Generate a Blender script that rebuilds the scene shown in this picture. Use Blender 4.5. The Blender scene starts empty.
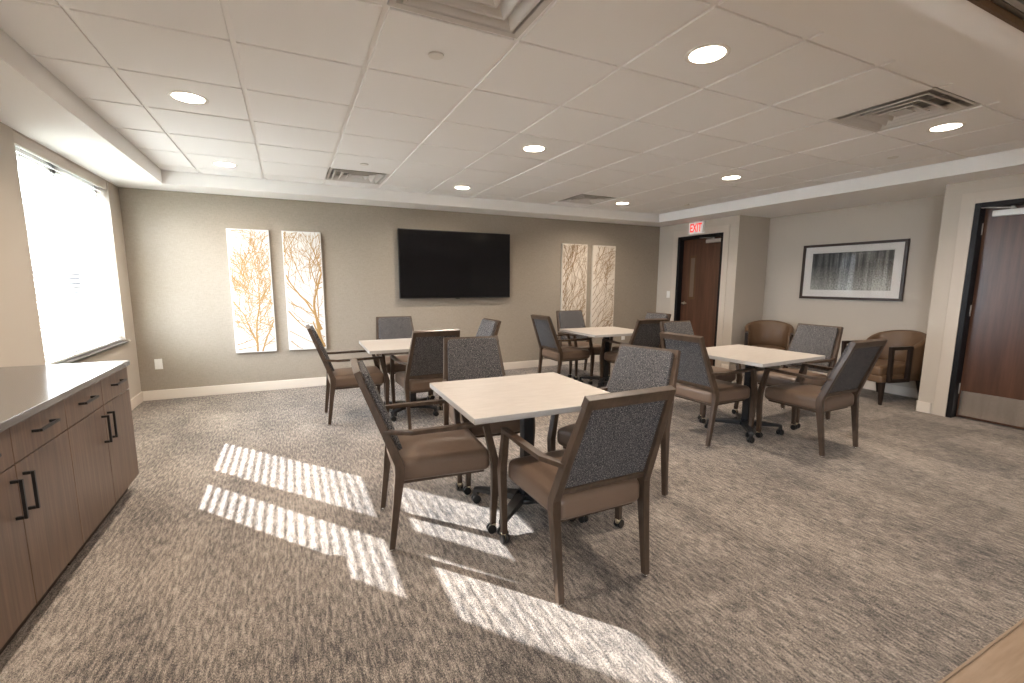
import bpy, bmesh, math, random
from mathutils import Vector, Matrix, noise
C = bpy.context.scene.collection
PI = math.pi
R = math.radians

# ------------------------------------------------------------------ materials
def newmat(name):
    m = bpy.data.materials.new(name); m.use_nodes = True
    nt = m.node_tree; b = nt.nodes['Principled BSDF']
    return m, nt, b
def col(c): return (c[0], c[1], c[2], 1)
def plain(name, c, rough=.5, metal=0., spec=.5, bump=0, bscale=200, var=0, vscale=8, coat=0):
    m, nt, b = newmat(name)
    b.inputs['Base Color'].default_value = col(c); b.inputs['Roughness'].default_value = rough
    b.inputs['Metallic'].default_value = metal; b.inputs['Specular IOR Level'].default_value = spec
    b.inputs['Coat Weight'].default_value = coat
    tc = nt.nodes.new('ShaderNodeTexCoord')
    if bump:
        n = nt.nodes.new('ShaderNodeTexNoise'); n.inputs['Scale'].default_value = bscale; n.inputs['Detail'].default_value = 3
        bp = nt.nodes.new('ShaderNodeBump'); bp.inputs['Strength'].default_value = bump; bp.inputs['Distance'].default_value = .002
        nt.links.new(tc.outputs['Object'], n.inputs['Vector']); nt.links.new(n.outputs['Fac'], bp.inputs['Height'])
        nt.links.new(bp.outputs['Normal'], b.inputs['Normal'])
    if var:
        n = nt.nodes.new('ShaderNodeTexNoise'); n.inputs['Scale'].default_value = vscale; n.inputs['Detail'].default_value = 4
        mx = nt.nodes.new('ShaderNodeMix'); mx.data_type = 'RGBA'
        mx.inputs['A'].default_value = col([x*(1-var) for x in c]); mx.inputs['B'].default_value = col([min(1, x*(1+var)) for x in c])
        nt.links.new(tc.outputs['Object'], n.inputs['Vector']); nt.links.new(n.outputs['Fac'], mx.inputs['Factor'])
        nt.links.new(mx.outputs['Result'], b.inputs['Base Color'])
    return m
def streak(name, c1, c2, scale, rough=.45, detail=5, spec=.5, contrast=(.35, .65), bump=.1, c3=None, metal=0, coord='Object'):
    """noise stretched by the scale vector: wood grain, laminate, tweed"""
    m, nt, b = newmat(name)
    tc = nt.nodes.new('ShaderNodeTexCoord'); mp = nt.nodes.new('ShaderNodeMapping'); mp.inputs['Scale'].default_value = scale
    n = nt.nodes.new('ShaderNodeTexNoise'); n.inputs['Scale'].default_value = 1; n.inputs['Detail'].default_value = detail; n.inputs['Roughness'].default_value = .65
    r = nt.nodes.new('ShaderNodeValToRGB'); r.color_ramp.elements[0].position = contrast[0]; r.color_ramp.elements[1].position = contrast[1]
    r.color_ramp.elements[0].color = col(c1); r.color_ramp.elements[1].color = col(c2)
    if c3:
        e = r.color_ramp.elements.new((contrast[0]+contrast[1])/2); e.color = col(c3)
    nt.links.new(tc.outputs[coord], mp.inputs['Vector']); nt.links.new(mp.outputs['Vector'], n.inputs['Vector'])
    nt.links.new(n.outputs['Fac'], r.inputs['Fac']); nt.links.new(r.outputs['Color'], b.inputs['Base Color'])
    b.inputs['Roughness'].default_value = rough; b.inputs['Specular IOR Level'].default_value = spec; b.inputs['Metallic'].default_value = metal
    if bump:
        bp = nt.nodes.new('ShaderNodeBump'); bp.inputs['Strength'].default_value = bump; bp.inputs['Distance'].default_value = .002
        nt.links.new(n.outputs['Fac'], bp.inputs['Height']); nt.links.new(bp.outputs['Normal'], b.inputs['Normal'])
    return m

def carpet_mat():
    m, nt, b = newmat('carpet')
    N = nt.nodes; L = nt.links
    tc = N.new('ShaderNodeTexCoord')
    def nz(scale, detail, rough=.6, loc=(0, 0, 0)):
        mp = N.new('ShaderNodeMapping'); mp.inputs['Scale'].default_value = scale; mp.inputs['Location'].default_value = loc
        n = N.new('ShaderNodeTexNoise'); n.inputs['Scale'].default_value = 1; n.inputs['Detail'].default_value = detail; n.inputs['Roughness'].default_value = rough
        L.new(tc.outputs['Object'], mp.inputs['Vector']); L.new(mp.outputs['Vector'], n.inputs['Vector']); return n
    fine = nz((330, 120, 60), 3, .75); mid = nz((75, 14, 10), 4, .65, (3, 1, 0)); big = nz((3.2, 1.3, 1), 2, .5, (9, 4, 0))
    def mth(op, a, bb, v=None):
        q = N.new('ShaderNodeMath'); q.operation = op
        if a is not None: L.new(a, q.inputs[0])
        if bb is not None: L.new(bb, q.inputs[1])
        elif v is not None: q.inputs[1].default_value = v
        return q.outputs[0]
    s = mth('ADD', mth('MULTIPLY', fine.outputs['Fac'], None, .56), mth('MULTIPLY', mid.outputs['Fac'], None, .36))
    s = mth('ADD', s, mth('MULTIPLY', big.outputs['Fac'], None, .11))
    # square carpet modules with a slightly different mean tone
    mp = N.new('ShaderNodeMapping'); mp.inputs['Scale'].default_value = (1/.61, 1/.61, 0); mp.inputs['Location'].default_value = (.3, .45, 0)
    fl = N.new('ShaderNodeVectorMath'); fl.operation = 'FLOOR'; wn = N.new('ShaderNodeTexWhiteNoise'); wn.noise_dimensions = '2D'
    L.new(tc.outputs['Object'], mp.inputs['Vector']); L.new(mp.outputs['Vector'], fl.inputs[0]); L.new(fl.outputs[0], wn.inputs['Vector'])
    s = mth('ADD', s, mth('MULTIPLY', wn.outputs['Value'], None, .022))
    r = N.new('ShaderNodeValToRGB'); e = r.color_ramp.elements
    e[0].position = .42; e[0].color = (.028, .026, .026, 1); e[1].position = .625; e[1].color = (.52, .45, .385, 1)
    x = e.new(.485); x.color = (.105, .092, .083, 1); x = e.new(.54); x.color = (.265, .222, .186, 1)
    L.new(s, r.inputs['Fac']); L.new(r.outputs['Color'], b.inputs['Base Color'])
    b.inputs['Roughness'].default_value = .95; b.inputs['Specular IOR Level'].default_value = .15
    b.inputs['Sheen Weight'].default_value = .15
    bp = N.new('ShaderNodeBump'); bp.inputs['Strength'].default_value = .6; bp.inputs['Distance'].default_value = .006
    L.new(fine.outputs['Fac'], bp.inputs['Height']); L.new(bp.outputs['Normal'], b.inputs['Normal'])
    return m
def weave_mat(name, c, s=420):
    m, nt, b = newmat(name); N = nt.nodes; L = nt.links
    tc = N.new('ShaderNodeTexCoord')
    out = []
    for sc in ((s, s, 30), (22, 22, s)):
        mp = N.new('ShaderNodeMapping'); mp.inputs['Scale'].default_value = sc
        n = N.new('ShaderNodeTexNoise'); n.inputs['Scale'].default_value = 1; n.inputs['Detail'].default_value = 2
        L.new(tc.outputs['Object'], mp.inputs['Vector']); L.new(mp.outputs['Vector'], n.inputs['Vector']); out.append(n.outputs['Fac'])
    a = N.new('ShaderNodeMath'); a.operation = 'ADD'; L.new(out[0], a.inputs[0]); L.new(out[1], a.inputs[1])
    mr = N.new('ShaderNodeMapRange'); mr.inputs['From Min'].default_value = .7; mr.inputs['From Max'].default_value = 1.3
    L.new(a.outputs[0], mr.inputs['Value'])
    mx = N.new('ShaderNodeMix'); mx.data_type = 'RGBA'; mx.inputs['A'].default_value = col([v*.86 for v in c]); mx.inputs['B'].default_value = col([v*1.14 for v in c])
    L.new(mr.outputs[0], mx.inputs['Factor']); L.new(mx.outputs['Result'], b.inputs['Base Color'])
    bp = N.new('ShaderNodeBump'); bp.inputs['Strength'].default_value = .25; bp.inputs['Distance'].default_value = .001
    L.new(a.outputs[0], bp.inputs['Height']); L.new(bp.outputs['Normal'], b.inputs['Normal'])
    b.inputs['Roughness'].default_value = .75; b.inputs['Specular IOR Level'].default_value = .3
    return m
def emit(name, c, s, base=(.8, .8, .8)):
    m, nt, b = newmat(name)
    b.inputs['Base Color'].default_value = col(base)
    b.inputs['Emission Color'].default_value = col(c); b.inputs['Emission Strength'].default_value = s
    return m
def glass_mat(name, tint=(1, 1, 1)):
    m, nt, b = newmat(name); N = nt.nodes; L = nt.links
    t = N.new('ShaderNodeBsdfTransparent'); t.inputs['Color'].default_value = col(tint)
    g = N.new('ShaderNodeBsdfGlossy'); g.inputs['Roughness'].default_value = .02
    lw = N.new('ShaderNodeLayerWeight'); lw.inputs['Blend'].default_value = .5
    pw = N.new('ShaderNodeMath'); pw.operation = 'POWER'; pw.inputs[1].default_value = 4.0; L.new(lw.outputs['Facing'], pw.inputs[0])
    f = N.new('ShaderNodeMapRange'); f.inputs['To Min'].default_value = .045; f.inputs['To Max'].default_value = .9; L.new(pw.outputs[0], f.inputs['Value'])
    mx = N.new('ShaderNodeMixShader'); L.new(f.outputs[0], mx.inputs[0]); L.new(t.outputs[0], mx.inputs[1]); L.new(g.outputs[0], mx.inputs[2])
    L.new(mx.outputs[0], N['Material Output'].inputs['Surface']); return m
def slat_mat():
    m, nt, b = newmat('blind_slat'); N = nt.nodes; L = nt.links
    b.inputs['Base Color'].default_value = (.93, .93, .91, 1); b.inputs['Roughness'].default_value = .4
    t = N.new('ShaderNodeBsdfTranslucent'); t.inputs['Color'].default_value = (.9, .88, .82, 1)
    mx = N.new('ShaderNodeMixShader'); mx.inputs[0].default_value = .45
    L.new(b.outputs[0], mx.inputs[1]); L.new(t.outputs[0], mx.inputs[2]); L.new(mx.outputs[0], N['Material Output'].inputs['Surface']); return m
def forest_mat():
    """the black-and-white photograph of tree trunks inside the frame; u = object Y, v = object Z"""
    m, nt, b = newmat('forest_print'); N = nt.nodes; L = nt.links
    tc = N.new('ShaderNodeTexCoord'); sep = N.new('ShaderNodeSeparateXYZ'); L.new(tc.outputs['Object'], sep.inputs[0])
    def nz(scale, detail):
        mp = N.new('ShaderNodeMapping'); mp.inputs['Scale'].default_value = scale
        n = N.new('ShaderNodeTexNoise'); n.inputs['Scale'].default_value = 1; n.inputs['Detail'].default_value = detail
        L.new(tc.outputs['Object'], mp.inputs['Vector']); L.new(mp.outputs['Vector'], n.inputs['Vector']); return n.outputs['Fac']
    tr = nz((1, 16, .9), 4); gr = nz((1, 60, 60), 4)
    def mr(src, a, bb, c, d):
        q = N.new('ShaderNodeMapRange'); q.inputs['From Min'].default_value = a; q.inputs['From Max'].default_value = bb
        q.inputs['To Min'].default_value = c; q.inputs['To Max'].default_value = d; L.new(src, q.inputs['Value']); return q.outputs[0]
    def mth(op, a, bb):
        q = N.new('ShaderNodeMath'); q.operation = op; L.new(a, q.inputs[0]); L.new(bb, q.inputs[1]); return q.outputs[0]
    trunks = mr(tr, .44, .58, 0, 1); ground = mr(sep.outputs['Z'], -.22, .08, .75, .02)
    s = mth('ADD', mth('MULTIPLY', trunks, mr(sep.outputs['Y'], .5, -.5, .12, .45)), ground)
    s = mth('MULTIPLY', s, mr(gr, .3, .7, .35, 1.3))
    r = N.new('ShaderNodeValToRGB'); r.color_ramp.elements[0].color = (.012, .014, .016, 1); r.color_ramp.elements[1].color = (.5, .5, .46, 1)
    L.new(s, r.inputs['Fac']); L.new(r.outputs['Color'], b.inputs['Base Color']); b.inputs['Roughness'].default_value = .6
    return m

M = dict(
 ceil=plain('ceiling_tile', (.90, .90, .895), .9, bump=.15, bscale=300, spec=.2),
 grid=plain('ceiling_grid', (.88, .87, .86), .45),
 dry=plain('soffit_paint', (.90, .895, .88), .8, spec=.2),
 wall=plain('wall_paint', (.54, .485, .415), .75, spec=.25, bump=.05, bscale=150),
 trim=plain('trim_paint', (.72, .65, .57), .45),
 casing=plain('casing_paint', (.57, .505, .43), .5),
 paper=weave_mat('wall_covering', (.335, .29, .235)),
 carpet=carpet_mat(),
 wood_floor=streak('oak_floor', (.27, .185, .12), (.36, .26, .18), (3, 30, 30), .4),
 cab=streak('cabinet_laminate', (.095, .060, .042), (.175, .114, .079), (60, 60, 2.5), .42, contrast=(.3, .7), bump=.05),
 cabdark=plain('cabinet_gap', (.04, .025, .018), .6),
 counter=plain('quartz_counter', (.135, .125, .118), .14, spec=.75, var=.08, vscale=120),
 black=plain('black_metal', (.012, .012, .013), .38, spec=.5),
 frameblk=plain('black_frame_paint', (.006, .006, .007), .45, spec=.3),
 wood=streak('chair_wood', (.040, .025, .016), (.088, .056, .036), (30, 30, 6), .36, contrast=(.3, .7), bump=.05),
 vinyl=plain('brown_vinyl', (.155, .104, .073), .38, spec=.5, bump=.08, bscale=260, var=.06, vscale=5),
 tweed=streak('grey_tweed', (.016, .017, .021), (.36, .335, .315), (230, 230, 300), .9, detail=4, spec=.2, contrast=(.38, .66), bump=.5, c3=(.068, .066, .070)),
 vinyl2=plain('club_vinyl', (.15, .088, .048), .42, bump=.05, bscale=200),
 darkwood=plain('espresso_wood', (.02, .012, .009), .3),
 top=streak('table_laminate', (.465, .415, .365), (.535, .485, .435), (9, 30, 10), .33, bump=0, contrast=(.3, .7)),
 topedge=plain('table_edge', (.44, .42, .40), .45),
 chrome=plain('chrome', (.75, .73, .70), .2, metal=1), brass=plain('caster_collar', (.62, .52, .36), .28, metal=1),
 rubber=plain('caster_black', (.01, .01, .01), .35),
 steel=streak('brushed_steel', (.62, .58, .54), (.80, .76, .71), (4, 9, .5), .26, metal=1, bump=0),
 silver=plain('closer_silver', (.55, .53, .50), .4, metal=.6),
 door=streak('mahogany_veneer', (.05, .021, .012), (.115, .052, .029), (14, 14, 1.1), .32, contrast=(.3, .7), bump=.03, detail=7),
 white=plain('white_plastic', (.82, .81, .78), .4), red=emit('exit_red', (1, .05, .03), .55, (.6, .02, .01)),
 exitface=emit('exit_face', (1, .90, .84), .12),
 canvas=plain('white_canvas', (.74, .73, .70), .7, bump=.1, bscale=500), gold=plain('gold_branch', (.42, .25, .085), .5, metal=.1),
 canvas2=plain('cream_canvas', (.70, .63, .54), .7, bump=.1, bscale=500), gold2=plain('bronze_branch', (.27, .17, .08), .5, metal=.2),
 screen=plain('tv_screen', (.004, .004, .005), .12, spec=.3), bezel=plain('tv_bezel', (.008, .008, .008), .35),
 mat=plain('picture_mat', (.74, .72, .69), .8), pframe=plain('picture_frame', (.035, .018, .011), .35), forest=forest_mat(),
 glass=glass_mat('clear_glass'), slat=slat_mat(), vinylwin=plain('window_frame_white', (.8, .8, .78), .4),
 lens=emit('downlight_lens', (1, .84, .66), 16), ring=plain('downlight_trim', (.8, .78, .74), .4),
 vent=plain('diffuser_metal', (.62, .60, .57), .4), duct=plain('duct_metal', (.30, .29, .28), .6), ventdark=plain('duct_dark', (.03, .03, .03), .8),
 brick=plain('outside_brick', (.085, .075, .07), .9, var=.3, vscale=30), ground=plain('outside_ground', (.68, .67, .64), .9, var=.2),
 brown=plain('bronze_trim', (.10, .05, .02), .5), track=plain('aluminium_track', (.45, .43, .40), .35, metal=.7), lite=plain('door_lite_glass', (.15, .11, .08), .3),
)

# ------------------------------------------------------------------ geometry helpers
class MB:
    def __init__(s): s.bm = bmesh.new(); s.mats = []
    def mi(s, m):
        if m is None: return 0
        if m not in s.mats: s.mats.append(m)
        return s.mats.index(m)
    def poly(s, V, F, m=None, smooth=False):
        vs = [s.bm.verts.new(v) for v in V]; k = s.mi(m); out = []
        for f in F:
            try: fc = s.bm.faces.new([vs[i] for i in f])
            except ValueError: continue
            fc.material_index = k; fc.smooth = smooth; out.append(fc)
        return vs, out
    def box(s, a, b, m=None, bev=0, seg=2):
        x0, x1 = sorted((a[0], b[0])); y0, y1 = sorted((a[1], b[1])); z0, z1 = sorted((a[2], b[2]))
        V = [(x0,y0,z0),(x1,y0,z0),(x1,y1,z0),(x0,y1,z0),(x0,y0,z1),(x1,y0,z1),(x1,y1,z1),(x0,y1,z1)]
        F = [(0,3,2,1),(4,5,6,7),(0,1,5,4),(1,2,6,5),(2,3,7,6),(3,0,4,7)]
        vs, fs = s.poly(V, F, m)
        if bev:
            es = list({e for f in fs for e in f.edges})
            bmesh.ops.bevel(s.bm, geom=es, offset=bev, segments=seg, affect='EDGES', profile=.7)
        return s
    def loft(s, secs, m=None, bev=.004):
        """secs: list of 4-point rings; closed solid"""
        V = [p for r_ in secs for p in r_]; F = []; n = len(secs[0])
        for i in range(len(secs)-1):
            for j in range(n):
                F.append((i*n+j, i*n+(j+1) % n, (i+1)*n+(j+1) % n, (i+1)*n+j))
        F.append(tuple(range(n-1, -1, -1))); F.append(tuple(range((len(secs)-1)*n, len(secs)*n)))
        vs, fs = s.poly(V, F, m)
        bmesh.ops.recalc_face_normals(s.bm, faces=fs)
        if bev:
            es = [e for e in {e for f in fs for e in f.edges} if len(e.link_faces) == 2 and e.calc_face_angle(0) > R(35)]
            bmesh.ops.bevel(s.bm, geom=es, offset=bev, segments=2, affect='EDGES', profile=.7)
        return s
    def post(s, pts, m=None, bev=.004):
        """pts: (x,y,z,dx,dy) horizontal rectangular sections"""
        return s.loft([[(x-dx/2,y-dy/2,z),(x+dx/2,y-dy/2,z),(x+dx/2,y+dy/2,z),(x-dx/2,y+dy/2,z)] for x,y,z,dx,dy in pts], m, bev)
    def beamx(s, pts, m=None, bev=.004):
        return s.loft([[(x,y-dy/2,z-dz/2),(x,y+dy/2,z-dz/2),(x,y+dy/2,z+dz/2),(x,y-dy/2,z+dz/2)] for x,y,z,dy,dz in pts], m, bev)
    def cyl(s, p, r, h, axis='z', n=20, m=None, r2=None, smooth=True):
        r2 = r if r2 is None else r2; V = []; F = []
        for k, (t, rr) in enumerate(((0, r), (h, r2))):
            for i in range(n):
                a = 2*PI*i/n; u, v = rr*math.cos(a), rr*math.sin(a)
                q = {'z': (u, v, t), 'x': (t, u, v), 'y': (v, t, u)}[axis]
                V.append((p[0]+q[0], p[1]+q[1], p[2]+q[2]))
        for i in range(n): F.append((i, (i+1) % n, n+(i+1) % n, n+i))
        k0 = len(F); F.append(tuple(range(n-1, -1, -1))); F.append(tuple(range(n, 2*n)))
        vs, fs = s.poly(V, F, m)
        if smooth:
            for f in fs[:k0]: f.smooth = True
        bmesh.ops.recalc_face_normals(s.bm, faces=fs)
        return s
    def rbox(s, half, r, fn=lambda p: p, m=None, cuts=9, crown=0, crown_bot=0):
        """rounded box, mapped by fn; r corner radius (per axis scaled)"""
        b = bmesh.new(); bmesh.ops.create_cube(b, size=2); bmesh.ops.subdivide_edges(b, edges=b.edges[:], cuts=cuts, use_grid_fill=True)
        hx, hy, hz = half; V = []; idx = {}
        for i, v in enumerate(b.verts):
            # bias samples towards edges
            c = [math.copysign(abs(t)**.6, t) for t in v.co]
            p = Vector((c[0]*hx, c[1]*hy, c[2]*hz)); q = Vector([max(-(h-r), min(h-r, t)) for h, t in zip((hx,hy,hz), p)])
            d = p-q
            if d.length > 1e-9: p = q+d.normalized()*r
            if crown and c[2] > 0: p.z += crown*(1-(p.x/hx)**2)*(1-(p.y/hy)**2)
            if crown_bot and c[2] < 0: p.z -= crown_bot*(1-(p.x/hx)**2)*(1-(p.y/hy)**2)
            V.append(tuple(fn(p))); idx[v] = i
        F = [tuple(idx[v] for v in f.verts) for f in b.faces]; b.free()
        vs, fs = s.poly(V, F, m, smooth=True); bmesh.ops.recalc_face_normals(s.bm, faces=fs); return s
    def build(s, name, mat=None, parent=None, loc=None, rz=0, rot=None):
        me = bpy.data.meshes.new(name); s.bm.to_mesh(me); s.bm.free()
        if s.mats and (mat is None): ms = s.mats
        else: ms = [mat]
        for x in ms: me.materials.append(x)
        if mat is not None:
            for p in me.polygons: p.material_index = 0
        o = bpy.data.objects.new(name, me); C.objects.link(o)
        if parent: o.parent = parent
        if loc: o.location = loc
        if rz: o.rotation_euler = (0, 0, rz)
        if rot: o.rotation_euler = rot
        return o
def empty(name, loc=(0, 0, 0), rz=0):
    o = bpy.data.objects.new(name, None); C.objects.link(o); o.location = loc; o.rotation_euler = (0, 0, rz); o.empty_display_size = .1; return o
def tag(o, label=None, cat=None, group=None, kind=None):
    if label: o['label'] = label
    if cat: o['category'] = cat
    if group: o['group'] = group
    if kind: o['kind'] = kind
    return o
def struct(o, label=None):
    o['kind'] = 'structure'
    if label: o['label'] = label
    return o
def kids(o): return [c for c in bpy.data.objects if c.parent == o]
def copy_tree(o, parent=None):
    c = o.copy(); C.objects.link(c)
    if parent: c.parent = parent
    for ch in kids(o): copy_tree(ch, c)
    return c

# ------------------------------------------------------------------ room constants (metres; camera calibrated on the 2-foot ceiling grid)
T = .6096; HC = 2.518; HS = 2.375; YW = 3.76; XL = -.818; XR = 6.867; XA = 7.55
YF = 3.317; XSL = -.342; XSR = 6.422; YN = -1.465; YH = -1.958
WY0, WY1, WZ0, WZ1 = 1.64, 3.42, .744, 2.37        # window opening
AY0, AY1 = -.283, 2.114                            # alcove
YB = -6.2

struct(MB().box((-1.2, -2.109, -.1), (7.8, YW+.2, 0)).build('floor', M['carpet']))
struct(MB().box((-1.2, YB, -.1), (7.8, -2.109, -.004)).build('floor', M['wood_floor']))
struct(MB().box((-.9, -2.113, -.006), (XR, -2.105, .002), bev=.001).build('trim_1', M['wood_floor']))
# ---- ceiling tiles (tegular) and grid
b = MB()
xs = [XSL+.0]+[i*T for i in range(0, 11)]+[XSR]
ys = [YN-.03]+[j*T for j in range(-2, 6)]+[YF]
for i in range(len(xs)-1):
    for j in range(len(ys)-1):
        x0, x1, y0, y1 = xs[i]+.013, xs[i+1]-.013, ys[j]+.008, ys[j+1]-.008
        if (i-1, j-3) in ((2, -2+0), ): pass
        col_i = i-1; row_j = j-3
        if (col_i, row_j) in ((2, 4), (7, 4), (7, -2), (2, -2)): continue
        if x1-x0 < .03 or y1-y0 < .03: continue
        b.box((x0, y0, HC-.010), (x1, y1, HC+.02), bev=.002, seg=1)
struct(b.build('ceiling', M['ceil']))
b = MB()
VT = ((2, 4), (7, 4), (7, -2), (2, -2))
for i in range(len(xs)-1):
    for j in range(len(ys)-1):
        if (i-1, j-3) in VT: continue
        b.box((xs[i], ys[j], HC+.0), (xs[i+1], ys[j+1], HC+.03))
struct(b.build('ceiling_grid', M['grid']))
# ---- soffit around the tile field
b = MB(); TOP = 2.75
b.box((-1.15, YB, HS), (XSL, YW+.1, TOP))
b.box((XSL, YF, HS), (XSR, YW+.1, TOP))
b.box((XSR, YN, HS), (7.7, YW+.1, TOP))
b.box((XSL, YH, HS), (7.7, YN, TOP))
struct(b.build('ceiling_soffit', M['dry']))
struct(MB().box((XSL, YN, TOP-.03), (XSR, YF, TOP)).build('ceiling_deck', M['ventdark']))
# header above the opening and its folding-door track
b = MB(); b.box((XL, YH, 2.13), (XR, -2.045, TOP)); b.box((XL, -2.22, 2.16), (XR, -2.3, TOP)); b.box((XL,-2.3,2.3),(7.7,YB,2.36))
struct(b.build('ceiling_header', M['dry']))
b = MB(); b.box((XL, -2.045, 2.125), (XR, -2.054, 2.145)); b.box((XL, -2.050, 2.145), (XR, -2.045, 2.16), M['brown'])
struct(b.build('trim_2', M['brown']))
b = MB()
for y in (-2.085, -2.125, -2.165, -2.205): b.box((XL, y-.010, 2.135), (XR, y+.006, 2.19), bev=.002)
b.box((XL, -2.22, 2.19), (XR, -2.045, 2.21)); b.box((XL, -2.064, 2.15), (XR, -2.050, 2.19))
struct(b.build('trim_3', M['track']))

# ---- walls
b = MB(); WX = XL-.30; V0, V1 = -5.6, -4.2
b.box((WX, YB, 0), (XL, V0, HS+.02)); b.box((WX, V1, 0), (XL, WY0, HS+.02)); b.box((WX, V0, 0), (XL, V1, .744)); b.box((WX, V0, 2.28), (XL, V1, HS+.02)); b.box((WX, WY1, 0), (XL, YW, HS+.02))
b.box((WX, WY0, 0), (XL, WY1, WZ0)); b.box((WX, WY0, WZ1), (XL, WY1, HS+.02))
struct(b.build('wall_left', M['wall']))
struct(MB().box((WX, YW, 0), (7.8, YW+.15, HS+.02)).build('wall_back', M['paper']))
D2 = (2.376, 3.305); D1 = (-1.475, -.531); DH = 2.15; DX = 6.955
b = MB(); WT = XR+.16
b.box((XR, D2[1], 0), (WT, YW, HS+.02)); b.box((XR, AY1, 0), (WT, D2[0], HS+.02)); b.box((XR, D2[0], DH), (WT, D2[1], HS+.02))
b.box((WT-.001, AY1, 0), (XA+.1, AY1+.1, HS+.02)); b.box((XA, AY0, 0), (XA+.1, AY1, HS+.02)); b.box((WT-.001, AY0-.1, 0), (XA+.1, AY0, HS+.02))
b.box((XR, D1[1], 0), (WT, AY0, HS+.02)); b.box((XR, D1[0], DH), (WT, D1[1], HS+.02)); b.box((XR, YB, 0), (WT, D1[0], HS+.02))
for dd in (D1, D2): b.box((WT, dd[0]-.05, -.01), (WT+.06, dd[1]+.05, DH+.05))  # unseen slabs added behind the doors to stop sky light leaking under
struct(b.build('wall_right', M['wall']))
struct(MB().box((-1.15, YB-.1, 0), (7.7, YB, 2.4)).build('wall_front', M['wall']))
# baseboards
bh, bt = .115, .013
def bb(name, segs):
    b = MB()
    for a, c in segs: b.box((a[0], a[1], 0), (c[0], c[1], bh), bev=.003, seg=1)
    struct(b.build(name, M['trim']))
bb('baseboard_back', [((XL+bt, YW-bt), (XR, YW))])
bb('baseboard_left', [((XL, -6), (XL+bt, YW))])
bb('baseboard_right', [((XR-bt, 3.43), (XR, YW-bt)), ((XR-bt, AY1-bt), (XR, 2.25)), ((XR-bt, AY1-bt), (XA, AY1)), ((XA-bt, AY0+bt), (XA, AY1-bt)), ((XR-bt, AY0), (XA, AY0+bt)), ((XR-bt, -.40), (XR, AY0+bt))])
# door casings (flat boards painted like the wall)
def casing(name, y0, y1, w=.105, t=.012):
    b = MB(); b.box((XR-t, y0-w, 0), (XR, y0-.001, DH+w), bev=.002, seg=1); b.box((XR-t, y1+.001, 0), (XR, y1+w, DH+w), bev=.002, seg=1); b.box((XR-t, y0-.001, DH+.001), (XR, y1+.001, DH+w), bev=.002, seg=1)
    struct(b.build(name, M['casing']))
casing('trim_4', *D2); casing('trim_5', *D1)

def door(name, y0, y1, kick, lite, lever_far):
    d = struct(empty(name, (DX, (y0+y1)/2, 0)))
    w = (y1-y0)/2; f = .045
    b = MB()
    for s_ in (-1, 1):
        b.box((XR-DX-.008, s_*w, 0), (.09, s_*(w-f), DH), bev=.003, seg=1)
    b.box((XR-DX-.008, -w+f, DH-f), (.09, w-f, DH), bev=.003, seg=1)
    b.build('door_frame', M['frameblk'], d)
    lw = w-f-.004
    leaf = MB().box((0, -lw, .012), (.045, lw, DH-f-.004), bev=.002, seg=1).build('door_leaf', M['door'], d)
    if kick:
        k = MB().box((-.003, -lw+.012, .03), (0, lw-.012, .285), bev=.001, seg=1).build('kick_plate', M['steel'], d); tag(k, 'brushed steel kick plate')
    if lite:
        b = MB(); b.box((-.006, .125, 1.10), (0, .255, 1.83), bev=.002, seg=1); b.build('vision_panel_frame', M['brown'], d)
        MB().box((-.009, .15, 1.14), (-.005, .23, 1.79)).build('vision_panel', M['lite'], d)
    # closer: body + arm
    cy = -lw+.17 if lite else lw-.22
    b = MB(); b.box((-.055, cy-.15, 2.015), (0, cy+.15, 2.07), bev=.006); b.build('door_closer', M['silver'], d)
    b = MB(); b.loft([[(-.045, cy+(-.0), 2.085), (-.02, cy, 2.085), (-.02, cy, 2.075), (-.045, cy, 2.075)], [(-.09, cy+.24, 2.115), (-.07, cy+.25, 2.115), (-.07, cy+.25, 2.105), (-.09, cy+.24, 2.105)]], bev=0)
    b.box((-.09, cy+.22, 2.098), (-.03, cy+.26, 2.125), bev=.003); b.cyl((-.03, cy+.02, 2.07), .014, .03)
    b.build('closer_arm', M['silver'], d)
    yl = lw-.065 if lever_far else -lw+.065
    sg = -1 if lever_far else 1
    b = MB(); b.cyl((-.012, yl, 1.03), .028, .012, 'x'); b.cyl((-.05, yl, 1.03), .010, .04, 'x'); b.box((-.06, yl, 1.02), (-.045, yl+sg*.115, 1.04), bev=.006)
    b.build('lever_handle', M['chrome'], d)
    b = MB()
    for z in (.25, 1.05, 1.85): b.cyl((-.006, (-1 if lever_far else 1)*(w-f), z), .007, .11)
    b.build('hinge', M['silver'], d)
    return d
door('door_1', D1[0], D1[1], True, False, False)
door('door_2', D2[0], D2[1], False, True, True)

# ---- window
FX0, FX1 = XL-.21, XL-.095
b = MB(); fw = .05; ym = 2.46; mw = .05
def fr(y0, y1, z0, z1, x0=FX0, x1=FX1, w=fw):
    b.box((x0, y0, z0), (x1, y0+w, z1), bev=.004, seg=1); b.box((x0, y1-w, z0), (x1, y1, z1), bev=.004, seg=1)
    b.box((x0, y0+w, z0), (x1, y1-w, z0+w), bev=.004, seg=1); b.box((x0, y0+w, z1-w), (x1, y1-w, z1), bev=.004, seg=1)
b.box((FX0, WY0, WZ0), (FX1, WY0+.025, WZ1)); b.box((FX0, WY1-.03, WZ0), (FX1, WY1, WZ1)); b.box((FX0, ym-mw, WZ0), (FX1, ym+mw, WZ1), bev=.004, seg=1)
b.box((FX0, WY0, WZ0), (FX1, WY1, WZ0+.03)); b.box((FX0, WY0, 2.25), (FX1, WY1, WZ1))
win = struct(b.build('window_1', M['vinylwin']))
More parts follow.
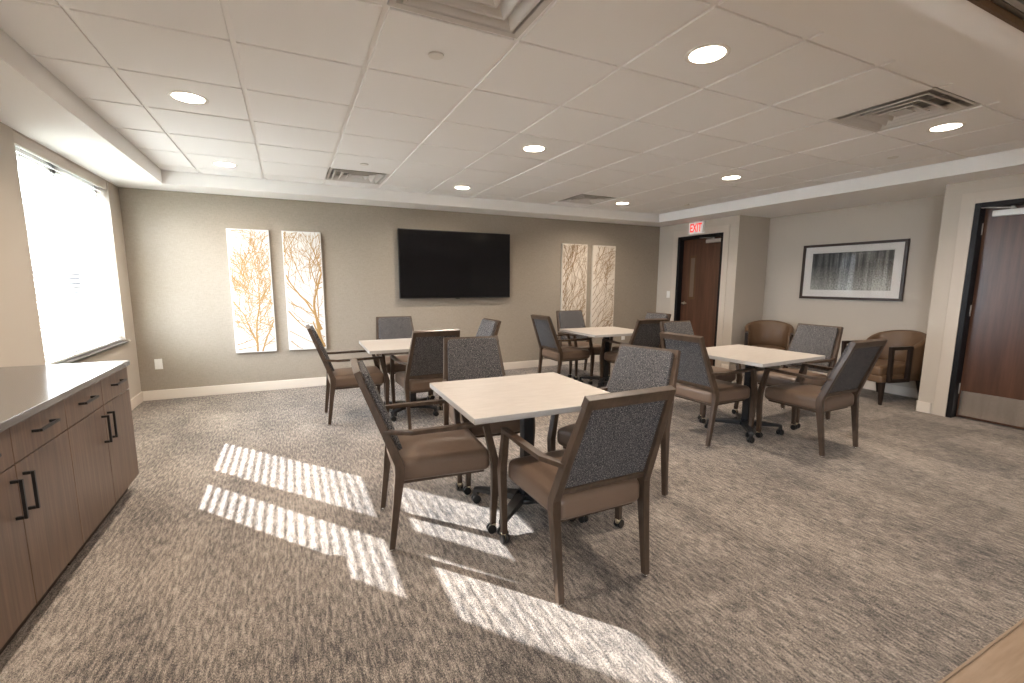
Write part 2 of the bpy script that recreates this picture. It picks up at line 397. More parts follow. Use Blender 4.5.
for (a, c) in ((WY0+.025, ym-mw), (ym+mw, WY1-.03)):
    b = MB(); fr(a, c, WZ0+.03, 1.69, FX1-.05, FX1-.012, .042)
    s1 = b.build('sash', M['vinylwin'], win); MB().box((FX1-.034, a+.04, WZ0+.07), (FX1-.030, c-.04, 1.655)).build('glass_pane', M['glass'], s1)
    b = MB(); fr(a, c, 1.63, 2.25, FX1-.095, FX1-.055, .042)
    s1 = b.build('sash', M['vinylwin'], win); MB().box((FX1-.077, a+.04, 1.665), (FX1-.073, c-.04, 2.215)).build('glass_pane', M['glass'], s1)
b = MB(); b.box((FX1, WY0-.0, WZ0-.022), (XL+.035, WY1+.0, WZ0), bev=.004); b.box((XL, WY0-.035, WZ0-.022), (XL+.035, WY1+.035, WZ0), bev=.004)
struct(b.build('trim_6', M['trim']))
b = MB(); fr(V0, V1, .744, 2.28, FX0, FX1, .06); b.box((FX0+.002, (V0+V1)/2-.05, .8), (FX1-.002, (V0+V1)/2+.05, 2.22))
win2 = struct(b.build('window_added', M['vinylwin']))  # unseen window, added to bring cool daylight onto the chair backs
MB().box((FX1-.05, V0+.05, .79), (FX1-.046, V1-.05, 2.23)).build('glass_pane', M['glass'], win2)
# venetian blind inside the recess
bl = tag(empty('venetian_blind', (XL-.05, (WY0+WY1)/2, 2.37)), 'white horizontal slat blind covering the sunlit window above the counter', 'blind')
hy = (WY1-WY0)/2-.012
MB().box((-.028, -hy+.01, -.055), (.022, hy-.01, -.003), bev=.002).build('headrail', M['white'], bl)
MB().box((.03, -hy, -.083), (.042, hy, -.001), bev=.003).build('valance', M['casing'], bl)
b = MB(); pitch = .0405; th = R(21); n = 38
for i in range(n):
    zc = -.070-pitch*i; w = .024; P = []
    for u in (-1, -.5, 0, .5, 1):
        cx, cz = u*w*math.cos(th), -u*w*math.sin(th)+.0022*(1-u*u); P.append((cx, zc+cz))
    V = [(p[0], y, p[1]+o) for y in (-hy+.005, hy-.005) for o in (0, -.0022) for p in P]
    F = []
    for k in range(4):
        F += [(k, k+1, 10+k+1, 10+k), (5+k, 15+k, 15+k+1, 5+k+1)]
    F += [(0, 10, 15, 5), (4, 9, 19, 14), (0, 5, 6, 7, 8, 9, 4, 3, 2, 1), (10, 11, 12, 13, 14, 19, 18, 17, 16, 15)]
    b.poly(V, F)
b.build('slats', M['slat'], bl)
zb = -.070-pitch*n+.005
MB().box((-.024, -hy+.005, zb-.02), (.024, hy-.005, zb), bev=.003).build('bottom_rail', M['white'], bl)
b = MB()
for y in (-hy+.12, -hy/3, hy/3, hy-.12):
    for x in (-.024, .024): b.box((x-.0008, y-.0012, zb), (x+.0008, y+.0012, -.055))
b.build('ladder_cord', M['white'], bl)

# ---- outside
struct(MB().box((-40, -20, -.6), (WX-.02, 60, -.5)).build('ground_outside', M['ground']))
nb = tag(empty('neighbouring_building', (-4, 17, -.5)), 'low brick building wing seen between the blind slats outside', 'building')
MB().box((-4.5, 0, 0), (4.5, 5, 4.2), bev=.02, seg=1).build('building_wall', M['brick'], nb)
MB().box((-4.7, -.2, 4.2), (4.7, 5.2, 4.45)).build('roof_edge', M['vinylwin'], nb)
for x in (-3.2, -1.3, .6, 2.5):
    w_ = MB().box((x-.5, -.04, 1.0), (x+.5, 0, 3.0)).build('building_window', M['vinylwin'], nb)
    MB().box((x-.42, -.05, 1.08), (x+.42, -.04, 2.92)).build('pane', M['screen'], w_)

# ------------------------------------------------------------------ cabinets along the left wall
CF = -.19; CB = XL+.016; uw = .464
def cabinet(y1, label):
    y0 = y1-2*uw
    o = tag(empty('base_cabinet', ((CF+CB)/2, y0, 0)), label, 'cabinet', 'base cabinets under the counter')
    ox = (CF+CB)/2
    MB().box((CB-ox, .001, .095), (CF-.02-ox, 2*uw-.001, .829), bev=.001, seg=1).build('body', M['cab'], o)
    MB().box((CB-ox, .01, 0), (CF-.065-ox, 2*uw-.01, .095)).build('toe_kick', M['cabdark'], o)
    for k in range(2):
        a, c = k*uw+.002, (k+1)*uw-.002
        d = MB().box((CF-.018-ox, a, .1), (CF-ox, c, .677), bev=.0015, seg=1).build('door', M['cab'], o)
        w = MB().box((CF-.018-ox, a, .682), (CF-ox, c, .824), bev=.0015, seg=1).build('drawer', M['cab'], o)
        yy = uw-.045 if k == 0 else uw+.045
        pull((CF-ox, yy, .555), 'z', .155, d); pull((CF-ox, (a+c)/2, .765), 'y', .165, w)
    return o
def pull(p, ax, L, parent):
    b = MB(); t = .0055; d = .034
    if ax == 'z':
        b.box((p[0]+d-.011, p[1]-t, p[2]-L/2), (p[0]+d, p[1]+t, p[2]+L/2), bev=.001, seg=1)
        for s_ in (-1, 1): b.box((p[0], p[1]-t, p[2]+s_*(L/2-t)-t), (p[0]+d-.011, p[1]+t, p[2]+s_*(L/2-t)+t))
    else:
        b.box((p[0]+d-.011, p[1]-L/2, p[2]-t), (p[0]+d, p[1]+L/2, p[2]+t), bev=.001, seg=1)
        for s_ in (-1, 1): b.box((p[0], p[1]+s_*(L/2-t)-t, p[2]-t), (p[0]+d-.011, p[1]+s_*(L/2-t)+t, p[2]+t))
    tag(b.build('handle', M['black'], parent), 'black square bar pull')
cabinet(.975, 'brown laminate base cabinet at the far end of the counter, beside the window')
cabinet(.975-2*uw, 'brown laminate base cabinet nearer the camera, at the left photo edge')
tag(MB().box((CB, .99-4*uw, .830), (-.178, 1.0, .861), bev=.002).build('countertop', M['counter']), 'glossy grey stone countertop running along the brown cabinets', 'countertop')

# ------------------------------------------------------------------ dining chair
def make_chair():
    o = empty('dining_chair')
    wd = M['wood']
    for s_ in (1, -1):
        b = MB(); b.post([(-.01, s_*.235, .012, .029, .029), (.02, s_*.240, .25, .038, .034), (.040, s_*.244, .41, .050, .037), (.040, s_*.243, .46, .050, .037), (-.02, s_*.231, .62, .044, .034), (-.138, s_*.203, .922, .032, .032)])
        l = b.build('leg', wd, o)
        MB().cyl((-.01, s_*.235, 0), .013, .013, n=12).build('glide', M['chrome'], l)
        b = MB(); b.post([(.532, s_*.250, .052, .029, .029), (.543, s_*.254, .30, .039, .035), (.545, s_*.256, .40, .044, .037), (.490, s_*.262, .622, .033, .034)])
        l = b.build('leg', wd, o)
        b = MB(); b.cyl((.536, s_*.25, .030), .015, .026, m=M['brass'], n=14)
        for k in (-1, 1): b.cyl((.522+.002, s_*.25+k*.0115-.008, .024), .024, .016, 'y', m=M['rubber'], n=18)
        b.box((.514, s_*.25-.004, .018), (.536, s_*.25+.004, .044), M['brass'], bev=.001, seg=1)
        b.build('caster', None, l)
        b = MB(); b.beamx([(.508, s_*.262, .632, .036, .024), (.30, s_*.268, .630, .038, .022), (.10, s_*.268, .628, .036, .022), (.005, s_*.243, .632, .028, .022), (-.035, s_*.236, .632, .022, .020)])
        b.build('armrest', wd, o)
    # back frame rails between the posts
    def bp(u, v, w):     # u 0..1 up the back, v half-width -1..1, w offset forward of the post plane
        x = .035+(-.135-.035)*u; z = .485+(.925-.485)*u; hw = .235+(.200-.235)*u
        nx, nz = .93, .36
        return Vector((x+w*nx, v*hw, z+w*nz))
    def rail(u0, u1, w0, w1, ya=1.0):
        b.loft([[tuple(bp(u0, y, w0)), tuple(bp(u0, y, w1)), tuple(bp(u1, y, w1)), tuple(bp(u1, y, w0))] for y in (-ya, ya)], bev=.004)
    b = MB(); rail(.93, 1.035, -.019, .016, 1.10); b.build('top_rail', wd, o)
    b = MB(); rail(.0, .065, -.014, .012, .98); b.build('bottom_rail', wd, o)
    # outer back panel (behind) and front pad
    b = MB(); b.loft([[tuple(bp(u, -.95, -.006)), tuple(bp(u, .95, -.006)), tuple(bp(u, .95, .010)), tuple(bp(u, -.95, .010))] for u in (.05, .5, .95)], bev=0)
    b.build('back_panel', M['tweed'], o)
    b = MB(); b.rbox((.5, 1.0, .5), .05, lambda p: bp(.525+p.x*.93, p.y*(.955 if abs(p.y) > .9 else .965), .026+p.z*.032+.008*(1-(2*p.x)**2)*(1-p.y**2)), cuts=13)
    b.build('backrest', M['tweed'], o)
    # seat cushion and apron
    b = MB(); b.rbox((.255, .236, .060), .038, lambda p: (p.x+.275, p.y*(.95+.07*(p.x+.255)/.51), p.z+.410), cuts=13, crown=.016)
    b.build('seat', M['vinyl'], o)
    MB().box((.06, -.20, .335), (.50, .20, .36), bev=.004).build('seat_frame', wd, o)
    return o
chairs = [
 ('A', 1.985, -1.200, 90.0, 'wood dining chair nearest the camera, its grey tweed back towards us'),
 ('B', 1.211, -.256, -4.5, 'wood dining chair on the left side of the nearest table, striped sunlight under it'),
 ('C', 2.040, .520, -97, 'dining chair on the far side of the nearest table, tweed back facing us'),
 ('D', 2.815, -.415, 197, 'dining chair at the right side of the nearest table, turned a little away from it'),
 ('F', 1.066, 2.116, 0, 'leftmost dining chair, seen from the side below the tree panels'),
 ('J', 1.94, 2.95, -90, 'dining chair by the back wall left of the television, behind the left rear table'),
 ('K', 1.950, 1.400, 92, 'dining chair with its back to us at the left rear table'),
 ('L', 2.760, 2.20, 181, 'dining chair right of the left rear table, only its narrow backrest top seen'),
 ('M', 3.867, 2.545, 1.5, 'dining chair at the left side of the far middle table, bluish tweed back'),
 ('N', 4.660, 3.16, -93, 'dining chair by the back wall in front of the cream branch panels'),
 ('O', 4.690, 1.610, 87, 'dark-backed dining chair on the camera side of the far middle table'),
 ('P', 5.420, 2.30, 182, 'dining chair at the right of the far middle table, only its backrest top shows'),
 ('Q', 4.710, 1.01, -90, 'dining chair on the far side of the right table, between it and the exit door'),
 ('G', 3.875, .123, 3, 'dining chair at the left side of the right table, blue-grey back towards us'),
 ('R', 5.605, .16, 181, 'dining chair at the right side of the right table, in front of the club chairs'),
 ('H', 4.760, -.650, 90.5, 'dining chair on the camera side of the right table, nearest the big brown door'),
]
proto = make_chair()
for i, (k, x, y, a, lab) in enumerate(chairs):
    o = proto if i == 0 else copy_tree(proto)
    o.location = (x, y, 0); o.rotation_euler = (0, 0, R(a)); tag(o, lab, 'chair', 'dining chairs around the square tables')

# ------------------------------------------------------------------ tables
def make_table():
    o = empty('square_table'); h = .445; hy_ = .42; zt = .745; t = .030
    b = MB(); b.box((-h, -hy_, zt-t), (h, hy_, zt), bev=.002, seg=1)
    k0, k1 = b.mi(M['top']), b.mi(M['topedge'])
    for f in b.bm.faces: f.material_index = k0 if f.calc_center_median().z > zt-.001 else k1
    b.build('tabletop', None, o)
    b = MB(); b.box((-.14, -.14, zt-t-.012), (.14, .14, zt-t), bev=.002, seg=1); b.build('mounting_plate', M['black'], o)
    b = MB(); b.box((-.001, -.031, .085), (.061, .031, zt-t-.012), bev=.007); b.build('column', M['black'], o)
    b = MB(); b.cyl((.03, 0, .075), .085, .028); b.build('hub', M['black'], o)
    for k in range(4):
        a = PI/4+k*PI/2; c, s_ = math.cos(a), math.sin(a)
        def q(r, w, z): return (r*c-w*s_, r*s_+w*c, z)
        b = MB(); secs = []
        for r_, w_, z0, z1 in ((.03, .034, .075, .118), (.17, .028, .078, .112), (.285, .022, .078, .100), (.315, .020, .070, .097)):
            secs.append([q(r_, -w_, z0), q(r_, w_, z0), q(r_, w_, z1), q(r_, -w_, z1)])
        b.loft(secs, bev=.004)
        secs = [[q(.292, -.014, z), q(.318, -.014, z), q(.318, .014, z), q(.292, .014, z)] for z in (.045, .085)]
        b.loft(secs, bev=.002)
        ar = b.build('foot', M['black'], o)
        b = MB(); p = q(.305, 0, 0)
        for d in (-1, 1): b.cyl((p[0]-.0, p[1]+d*.013-.009, .026), .026, .018, 'y', m=M['rubber'], n=18)
        b.cyl((p[0], p[1], .03), .012, .03, m=M['black'], n=12)
        b.build('caster', None, ar)
    return o
tables = [(1.974, -.403, -1.5, 'square pale-topped table nearest the camera, on a black four-foot base'),
          (1.859, 1.970, -1.2, 'square pale-topped table at the left rear, near the tree panels'),
          (4.515, 2.184, -1.1, 'square pale-topped table in the far middle, right of the television'),
          (4.515, .041, 3.1, 'square pale-topped table at the right, in front of the club chairs')]
tp = make_table()
for i, (x, y, a, lab) in enumerate(tables):
    o = tp if i == 0 else copy_tree(tp)
    o.location = (x, y, 0); o.rotation_euler = (0, 0, R(a)); tag(o, lab, 'table', 'square tables in the room')

# ------------------------------------------------------------------ club chairs (local +x forward)
def make_club():
    o = empty('club_chair'); W = .30
    # barrel shell: U-shaped upholstered wall, height falls toward the arm fronts
    def ring(t):     # t 0..1 round the U from right front to left front
        a = -PI*.5-PI*t        # from -90deg (right side) through 180 (back) to +90 (left)
        ex, ey = math.cos(a), math.sin(a)
        return ex, ey
    n = 28; pts = []
    pts.append((.28, -1)); pts.append((.14, -1)); pts.append((.03, -1))
    V = []; F = []; path = []
    for x in (.02, -.0): path.append((x, -W, 0., -1.))
    for i in range(n+1):
        a = -PI/2-PI*i/n; path.append((-.04+.32*math.cos(a), (W+.055*min(1, -1.6*math.cos(a)))*math.sin(a), math.cos(a), math.sin(a)))
    for x in (-.0, .02): path.append((x, W, 0., 1.))
    m = len(path); th = .055
    for k, (x, y, nx, ny) in enumerate(path):
        back = max(0, -nx)                       # 0 at the sides, 1 at centre back
        zt = .665+.15*back**.8; zb = .275
        L = math.hypot(nx, ny) or 1; ux, uy = nx/L, ny/L
        lean = .03*back
        sec = [(0, zb), (0, (zb+zt)/2), (lean, zt-.02), (lean-.008, zt-.005), (lean-.027, zt+.003), (lean-.047, zt-.005), (lean-th, zt-.02), (-th, (zb+zt)/2), (-th, zb)]
        for d, z in sec: V.append((x+ux*d, y+uy*d, z))
    q = 9
    for k in range(m-1):
        for j in range(q): F.append((k*q+j, k*q+(j+1) % q, (k+1)*q+(j+1) % q, (k+1)*q+j))
    F.append(tuple(range(q))); F.append(tuple(range((m-1)*q+q-1, (m-1)*q-1, -1)))
    b = MB(); vs, fs = b.poly(V, F, smooth=True); bmesh.ops.recalc_face_normals(b.bm, faces=fs); b.build('backrest', M['vinyl2'], o)
    b = MB(); b.rbox((.305, .235, .06), .035, lambda p: (p.x+.06, p.y*(1 if p.x > -.05 else max(.55, 1-((-.05-p.x)/.24)**2*.45)), p.z+.385), crown=.015, cuts=11); b.build('seat_cushion', M['vinyl2'], o)
    b = MB(); b.rbox((.31, .255, .045), .02, lambda p: (p.x+.05, p.y*(1 if p.x > -.05 else max(.55, 1-((-.05-p.x)/.24)**2*.45)), p.z+.295), cuts=9); b.build('seat_base', M['vinyl2'], o)
    for s_ in (-1, 1):
        b = MB(); y0, y1 = s_*(W+.004), s_*(W-.034)
        b.box((.0, y0, .635), (.315, y1, .672), bev=.004); b.box((0.03, y0, .262), (.30, y1, .297), bev=.004)
        b.loft([[(.258, y0, .27), (.300, y0, .27), (.300, y1, .27), (.258, y1, .27)], [(.275, y0, .66), (.315, y0, .66), (.315, y1, .66), (.275, y1, .66)]])
        b.box((.0, y0, .262), (.040, y1, .66), bev=.004)
        b.build('arm_frame', M['darkwood'], o)
        for (x, x2) in ((.315, .325), (-.24, -.29)):
            b = MB(); y = s_*.235; b.post([(x2, y*1.06, 0, .028, .028), (x, y, .262, .05, .05)]); b.build('leg', M['darkwood'], o)
    return o
cl = make_club(); cl.location = (7.06, 1.64, 0); cl.rotation_euler = (0, 0, R(216)); tag(cl, 'rounded brown club chair in the alcove corner beside the exit door', 'armchair', 'brown club chairs in the alcove')
c2 = copy_tree(cl); c2.location = (7.15, .20, 0); c2.rotation_euler = (0, 0, R(168)); tag(c2, 'rounded brown club chair under the picture, half hidden by the door pillar', 'armchair', 'brown club chairs in the alcove')

# ------------------------------------------------------------------ wall things
# television
tv = tag(empty('television', (2.99, YW, 1.617)), 'large black flat television mounted on the taupe back wall', 'television')
w, h = .84, .475
MB().box((-w, -.085, -h), (w, -.045, h), bev=.004).build('body', M['bezel'], tv)
MB().box((-w+.01, -.0865, -h+.016), (w-.01, -.085, h-.01)).build('screen', M['screen'], tv)
MB().box((-.35, -.045, -.25), (.35, 0, .25), bev=.004).build('wall_mount', M['black'], tv)
MB().box((-.03, -.087, -h-.008), (.03, -.06, -h), bev=.002).build('sensor_bump', M['bezel'], tv)

# branch panels
class Tree:
    prob = .27
    def __init__(s, W, H, seed): s.W, s.H, s.rng, s.b, s.n = W, H, random.Random(seed), MB(), 0
    def seg(s, p, q, w0, w1):
        e = .004
        for t in (p, q):
            if not (e+w0/2 < t[0] < s.W-e-w0/2 and e < t[1] < s.H-e): return False
        dx, dy = q[0]-p[0], q[1]-p[1]; L = math.hypot(dx, dy) or 1; nx, ny = -dy/L, dx/L; s.n += 1
        hgt = -.0015-.0022*min(1, w0/.02)
        V = [(p[0]+nx*w0/2, 0, p[1]+ny*w0/2), (p[0], hgt, p[1]), (p[0]-nx*w0/2, 0, p[1]-ny*w0/2), (q[0]+nx*w1/2, 0, q[1]+ny*w1/2), (q[0], hgt, q[1]), (q[0]-nx*w1/2, 0, q[1]-ny*w1/2)]
        s.b.poly(V, [(0, 1, 4, 3), (1, 2, 5, 4), (0, 2, 1), (3, 4, 5)]); return True
    def grow(s, x, y, a, L, w, depth, curl=.0):
        r = s.rng; n = max(3, int(L/.03)); st = L/n; inside = True
        for i in range(n):
            a += r.uniform(-.13, .13)+curl*st
            x2, y2 = x+st*math.cos(a), y+st*math.sin(a); w2 = w*(1-.55/n)
            if not s.seg((x, y), (x2, y2), max(w, .0042), max(w2, .0038)):
                if not (-.08 < x2 < s.W+.08 and -.08 < y2 < s.H+.08): return
            x, y, w = x2, y2, w2
            if depth > 0 and i > 0 and r.random() < s.prob:
                sg = r.choice((-1, 1))
                s.grow(x, y, a+sg*r.uniform(.35, .85), L*r.uniform(.35, .62), w*r.uniform(.42, .6), depth-1, -sg*.8)
        if depth > 1 or (depth == 1 and r.random() < .6):
            for sg in (-1, 1): s.grow(x, y, a+sg*r.uniform(.2, .45), L*.5, w*.75, depth-1)
def art(x0, w, z0, z1, stems, canvas, gold, seed, label):
    o = tag(empty('branch_panel', (x0, YW-.001, z0)), label, 'wall art', 'tall branch panels on the back wall')
    MB().box((0, -.038, 0), (w, 0, z1-z0), bev=.002, seg=1).build('canvas', canvas, o)
    t = Tree(w, z1-z0, seed); t.prob = {11: .46, 23: .20}.get(seed, .27)
    for st in stems: t.grow(*st)
    t.b.build('branch_relief', gold, o).location = (0, -.0382, 0)
G, G2 = M['gold'], M['gold2']
art(.150, .445, .502, 1.990, [(.235, .008, 1.55, .62, .026, 3), (.29, .01, 1.35, .55, .020, 3), (.245, .05, 1.62, 1.15, .014, 3), (.02, .10, .35, .40, .010, 2), (.02, .38, -.3, .35, .009, 2), (.02, .62, .1, .3, .007, 2), (.03, .90, .7, .3, .006, 2),
   (.43, .60, 2.4, .45, .010, 3), (.43, .30, 2.7, .3, .008, 2), (.43, .95, 2.2, .4, .008, 3), (.03, .04, .25, .35, .010, 2), (.42, 1.15, 2.0, .3, .007, 2), (.43, 1.30, 2.6, .25, .006, 2), (.14, .7, 1.2, .5, .008, 3)], M['canvas'], G, 11, 'leftmost tall white panel with gold tree branches, nearest the window')
art(.735, .445, .502, 1.992, [(.410, .02, 1.72, .40, .055, 1), (.395, .25, 1.95, .75, .036, 3), (.36, .38, 1.85, .95, .022, 3), (.37, .40, 1.55, .7, .014, 3), (.30, .55, 2.2, .6, .014, 3), (.02, .50, -.8, .45, .016, 2), (.02, .62, -.6, .5, .010, 2), (.02, .25, -.5, .3, .010, 2), (.03, .12, -.7, .15, .012, 1), (.20, .35, 2.2, .3, .008, 2),
   (.22, .85, 1.9, .6, .010, 3), (.30, .9, 1.5, .5, .010, 3), (.02, .9, .6, .3, .006, 2), (.1, 1.05, 1.4, .4, .007, 2), (.38, 1.0, 1.7, .4, .006, 2)], M['canvas'], G, 23, 'tall white panel with a thick gold trunk, second from the window')
st3 = [(.02+.0*i, .05+.13*i, 1.05+.02*(i % 3), .75, .012, 2) for i in range(9)]+[(.05+.09*i, .02, 1.1, .8, .012, 2) for i in range(5)]
art(4.795, .485, .505, 1.998, st3, M['canvas2'], G2, 31, 'cream panel with slanting bronze branches, left one of the pair right of the television')
st4 = [(.02, .05+.12*i, .8+.1*(i % 3), .5, .009, 2) for i in range(10)]+[(.06+.09*i, .02, .95, .6, .010, 2) for i in range(5)]+[(.25, .5+.2*i, 1.3, .4, .006, 2) for i in range(3)]
art(5.390, .470, .505, 1.993, st4, M['canvas2'], G2, 47, 'cream panel with fine bronze twigs, the one nearest the room corner')

# framed forest picture on the alcove wall
pc = tag(empty('framed_picture', (XA, .899, 1.534)), 'wide dark-framed black and white forest photograph in the alcove', 'picture')
w, h, f = .632, .377, .034
b = MB(); b.box((-.035, -w, -h), (0, w, -h+f), bev=.003); b.box((-.035, -w, h-f), (0, w, h), bev=.003); b.box((-.035, -w, -h+f), (0, -w+f, h-f), bev=.003); b.box((-.035, w-f, -h+f), (0, w, h-f), bev=.003)
b.build('picture_frame', M['pframe'], pc)
MB().box((-.018, -w+f, -h+f), (-.010, w-f, h-f)).build('mat_board', M['mat'], pc)
MB().box((-.0195, -.495, -.25), (-.018, .495, .255)).build('photo_print', M['forest'], pc)
MB().box((-.027, -w+f-.002, -h+f-.002), (-.025, w-f+.002, h-f+.002)).build('glass_pane', M['glass'], pc)

# exit sign
ex = tag(empty('exit_sign', (XR, 2.895, 2.268)), 'white exit sign with red letters above the far wooden door', 'sign')
MB().box((-.045, -.15, -.098), (0, .15, .094), bev=.006).build('housing', M['white'], ex)
MB().box((-.047, -.14, -.088), (-.045, .14, .084)).build('face', M['exitface'], ex)
MB().box((-.04, -.05, .094), (0, .05, .113), bev=.002).build('bracket', M['white'], ex)
cu = bpy.data.curves.new('exit_text', 'FONT'); cu.body = 'EXIT'; cu.size = .205; cu.align_x = 'CENTER'; cu.align_y = 'CENTER'; cu.extrude = .001; cu.offset = .0035; cu.space_character = 1.0
to = bpy.data.objects.new('t', cu); C.objects.link(to)
dg = bpy.context.evaluated_depsgraph_get(); me = bpy.data.meshes.new_from_object(to.evaluated_get(dg)); bpy.data.objects.remove(to)
lt = bpy.data.objects.new('lettering', me); C.objects.link(lt); lt.parent = ex; me.materials.clear(); me.materials.append(M['red'])
xsz = [v.co.x for v in me.vertices]; ysz = [v.co.y for v in me.vertices]; sx = .235/(max(xsz)-min(xsz)); sy = .135/(max(ysz)-min(ysz)); yc = (max(ysz)+min(ysz))/2
for v in me.vertices: v.co = Vector((v.co.x*sx, (v.co.y-yc)*sy, v.co.z))
lt.rotation_euler = (PI/2, 0, -PI/2); lt.location = (-.0485, 0, 0)

def outlet(name, x, y, z, axis, label, cat, sw=False):
    o = tag(empty(name, (x, y, z)), label, cat)
    if axis == 'y':
        MB().box((-.037, -.006, -.06), (.037, 0, .06), bev=.003).build('cover_plate', M['white'], o)
        if sw: MB().box((-.015, -.010, -.03), (.015, -.006, .03), bev=.002).build('rocker', M['white'], o)
        else:
            for s_ in (-1, 1): MB().box((-.017, -.009, s_*.022-.015), (.017, -.006, s_*.022+.015), bev=.004).build('socket', M['white'], o)
    else:
        MB().box((-.006, -.037, -.06), (0, .037, .06), bev=.003).build('cover_plate', M['white'], o)
        MB().box((-.010, -.015, -.03), (-.006, .015, .03), bev=.002).build('rocker', M['white'], o)
outlet('wall_outlet', -.630, YW, .420, 'y', 'white wall outlet low on the back wall near the window corner', 'outlet')
outlet('wall_outlet', 6.12, YW, .42, 'y', 'white wall outlet on the back wall behind the far middle table', 'outlet')
outlet('light_switch', XR, 3.475, 1.17, 'x', 'white light switch on the wall left of the far wooden door', 'switch', True)

# ------------------------------------------------------------------ ceiling things
def ringmesh(r0, r1, z0, z1, n=40):
    b = MB(); V = []; F = []
    prof = [(r1, z1), (r1, z0+.002), (r1-.004, z0), (r0+.006, z0+.001), (r0, z0+.005), (r0-.006, z1)]
    for i in range(n):
        a = 2*PI*i/n
        for r_, z in prof: V.append((r_*math.cos(a), r_*math.sin(a), z))
    q = len(prof)
    for i in range(n):
        for j in range(q-1): F.append((i*q+j, ((i+1) % n)*q+j, ((i+1) % n)*q+j+1, i*q+j+1))
    b.poly(V, F, smooth=True); return b
def downlight():
    o = empty('recessed_downlight')
    ringmesh(.083, .108, -.004, .012).build('trim_ring', M['ring'], o)
    b = MB(); b.cyl((0, 0, -.0025), .084, .010, n=40); b.build('lens', M['lens'], o)
    return o
names = {0: 'window side', 4: 'middle', 8: 'door side'}; rows = {-2: 'near', 1: 'middle', 4: 'far'}
dl = downlight(); first = True
for cx in (0, 4, 8):
    for ry in (-2, 1, 4):
        o = dl if first else copy_tree(dl); first = False
        x, y = (cx+.5)*T-.02*(cx == 0), (ry+.5 if ry != -2 else -1.5)*T
        o.location = (x, y, HC-.010)
        tag(o, 'round ceiling downlight, %s row from the camera, on the %s of the room' % (rows[ry], names[cx]) if cx != 4 else 'round ceiling downlight, %s row from the camera, centre column of the room' % rows[ry], 'light', 'recessed ceiling downlights')
        L = bpy.data.lights.new('downlight_lamp', 'AREA'); L.shape = 'DISK'; L.size = .16; L.energy = 11.5; L.color = (1, .86, .72); L.spread = R(150)
        lo = bpy.data.objects.new('downlight_lamp', L); C.objects.link(lo); lo.location = (x, y, HC-.018)
def diffuser():
    o = empty('ceiling_diffuser'); h = T/2
    def frustum(r0, z0, r1, z1, t=.004):
        b = MB(); V = []
        for r_, z in ((r0, z0), (r1, z1), (r1-t, z1+t), (r0-t, z0+t)):
            V += [(-r_, -r_, z), (r_, -r_, z), (r_, r_, z), (-r_, r_, z)]
        F = []
        for k in range(4):
            for j in range(4): F.append((k*4+j, k*4+(j+1) % 4, ((k+1) % 4)*4+(j+1) % 4, ((k+1) % 4)*4+j))
        b.poly(V, F); bmesh.ops.recalc_face_normals(b.bm, faces=b.bm.faces[:]); return b
    b = frustum(h-.004, -.004, h-.030, .0); b.build('face_frame', M['vent'], o)
    for r0 in (.250, .180, .110):
        b = MB(); V = []; F = []; prof = ((r0, -.010), (r0-.010, -.012), (r0-.016, -.008), (r0-.046, .026), (r0-.046, .030), (r0-.012, -.004), (r0, -.006))
        for q_, z in prof: V += [(-q_, -q_, z), (q_, -q_, z), (q_, q_, z), (-q_, q_, z)]
        n_ = len(prof)
        for k in range(n_):
            for j in range(4): F.append((k*4+j, k*4+(j+1) % 4, ((k+1) % n_)*4+(j+1) % 4, ((k+1) % n_)*4+j))
        b.poly(V, F); bmesh.ops.recalc_face_normals(b.bm, faces=b.bm.faces[:]); b.build('louver', M['vent'], o)
    frustum(h-.030, .0, h-.040, .05).build('neck', M['vent'], o)
    MB().box((-.055, -.055, -.006), (.055, .055, -.002), bev=.001, seg=1).build('centre_plate', M['vent'], o)
    b = MB(); b.box((-.24, -.004, .03), (.24, .004, .036)); b.box((-.004, -.24, .03), (.004, .24, .036)); b.build('cross_brace', M['vent'], o)
    MB().box((-h+.02, -h+.02, .05), (h-.02, h-.02, .06)).build('duct', M['duct'], o)
    return o
df = diffuser()
for k, (i, j, lab) in enumerate(((2, -2, 'square louvred ceiling diffuser cut by the top photo edge'), (7, -2, 'square louvred ceiling diffuser at the right, beside a lit downlight'),
                                 (2, 4, 'square louvred ceiling diffuser far back on the left, near the tree panels'), (7, 4, 'square louvred ceiling diffuser far back on the right'))):
    o = df if k == 0 else copy_tree(df)
    o.location = ((i+.5)*T, (j+.5)*T, HC); tag(o, lab, 'vent', 'square ceiling diffusers')
def cap():
    o = empty('sprinkler_cap'); b = MB(); b.cyl((0, 0, -.008), .038, .006, n=28, r2=.040); b.build('cover_disc', M['ring'], o)
    b = MB(); b.cyl((0, 0, -.002), .030, .008, n=20); b.build('neck', M['ventdark'], o); return o
cp = cap()
for k, (x, y, lab) in enumerate(((1.52, -.308, 'small round white ceiling cap nearest the camera, beside the large diffuser'), (1.51, 2.11, 'small round ceiling cap just before the far left diffuser'),
                                 (5.78, -.308, 'small round ceiling cap near the right soffit, left of the big door'), (6.10, 2.41, 'small round ceiling cap nearest the exit sign'))):
    o = cp if k == 0 else copy_tree(cp); o.location = (x, y, HC-.010); tag(o, lab, 'sprinkler cap', 'round sprinkler caps on the ceiling')

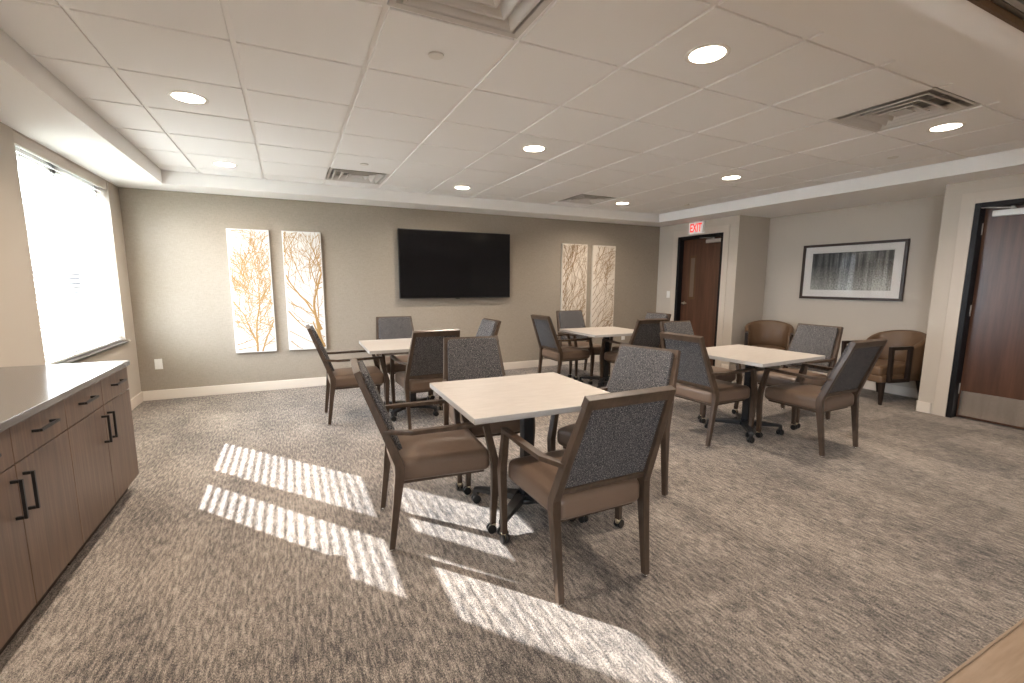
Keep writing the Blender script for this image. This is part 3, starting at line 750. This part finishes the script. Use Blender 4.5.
# ------------------------------------------------------------------ light
wd = bpy.data.worlds.new('World'); bpy.context.scene.world = wd; wd.use_nodes = True
bg = wd.node_tree.nodes['Background']; bg.inputs['Color'].default_value = (.76, .87, 1, 1); bg.inputs['Strength'].default_value = 21.0
S = bpy.data.lights.new('Sun', 'SUN'); S.energy = 21; S.angle = R(.42); S.color = (.97, .985, 1)
so = bpy.data.objects.new('Sun', S); C.objects.link(so); so.location = (-6, 8, 6)
so.rotation_euler = Vector((1, -1.27, -.75)).to_track_quat('-Z', 'Y').to_euler()
P = bpy.data.lights.new('window_portal', 'AREA'); P.shape = 'RECTANGLE'; P.size = WY1-WY0; P.size_y = 1.65; P.cycles.is_portal = True
po = bpy.data.objects.new('window_portal_2', P); C.objects.link(po); po.location = (WX-.01, (V0+V1)/2, 1.51); po.rotation_euler = (PI/2, 0, -PI/2); po.scale = (.85, 1, 1)
po = bpy.data.objects.new('window_portal', P); C.objects.link(po); po.location = (WX-.01, (WY0+WY1)/2, (WZ0+WZ1)/2); po.rotation_euler = (PI/2, 0, -PI/2)
# unseen lamps added behind the camera, to give light from behind
for x in (.5, 3.2, 5.6):
    for y in (-3.4, -5.2):
        if (x, y) == (.5, -3.4): x = .9
        o = copy_tree(dl); o.location = (x, y, 2.305); tag(o, 'unseen round ceiling downlight added behind the camera for light from behind', 'light', 'unseen downlights added behind the camera')
        L = bpy.data.lights.new('downlight_lamp', 'AREA'); L.shape = 'DISK'; L.size = .16; L.energy = 2.5; L.color = (1, .86, .70); L.spread = R(160)
        lo = bpy.data.objects.new('downlight_lamp', L); C.objects.link(lo); lo.location = (x, y, 2.295)

# ------------------------------------------------------------------ camera
sc = bpy.context.scene
yaw, pitch, roll = 0.4515975, 0.1413310, 0.0037276
f_ = Vector((math.sin(yaw)*math.cos(pitch), math.cos(yaw)*math.cos(pitch), -math.sin(pitch)))
r_ = Vector((math.cos(yaw), -math.sin(yaw), 0)); u_ = r_.cross(f_)
r2 = r_*math.cos(roll)+u_*math.sin(roll); u2 = -r_*math.sin(roll)+u_*math.cos(roll)
cam = bpy.data.cameras.new('Camera'); co = bpy.data.objects.new('Camera', cam); C.objects.link(co)
mat = Matrix((r2, u2, -f_)).transposed().to_4x4(); mat.translation = Vector((.78596, -2.73016, 1.36929)); co.matrix_world = mat
cam.sensor_width = 36; cam.lens = 458.03*36/1024; cam.shift_x = -1.409/1024; cam.shift_y = 6.228/1024; cam.clip_start = .05
sc.camera = co
sc.view_settings.view_transform = 'Standard'; sc.view_settings.look = 'None'; sc.view_settings.gamma = 1; sc.view_settings.use_curve_mapping = False
sc.view_settings.exposure = 0.88
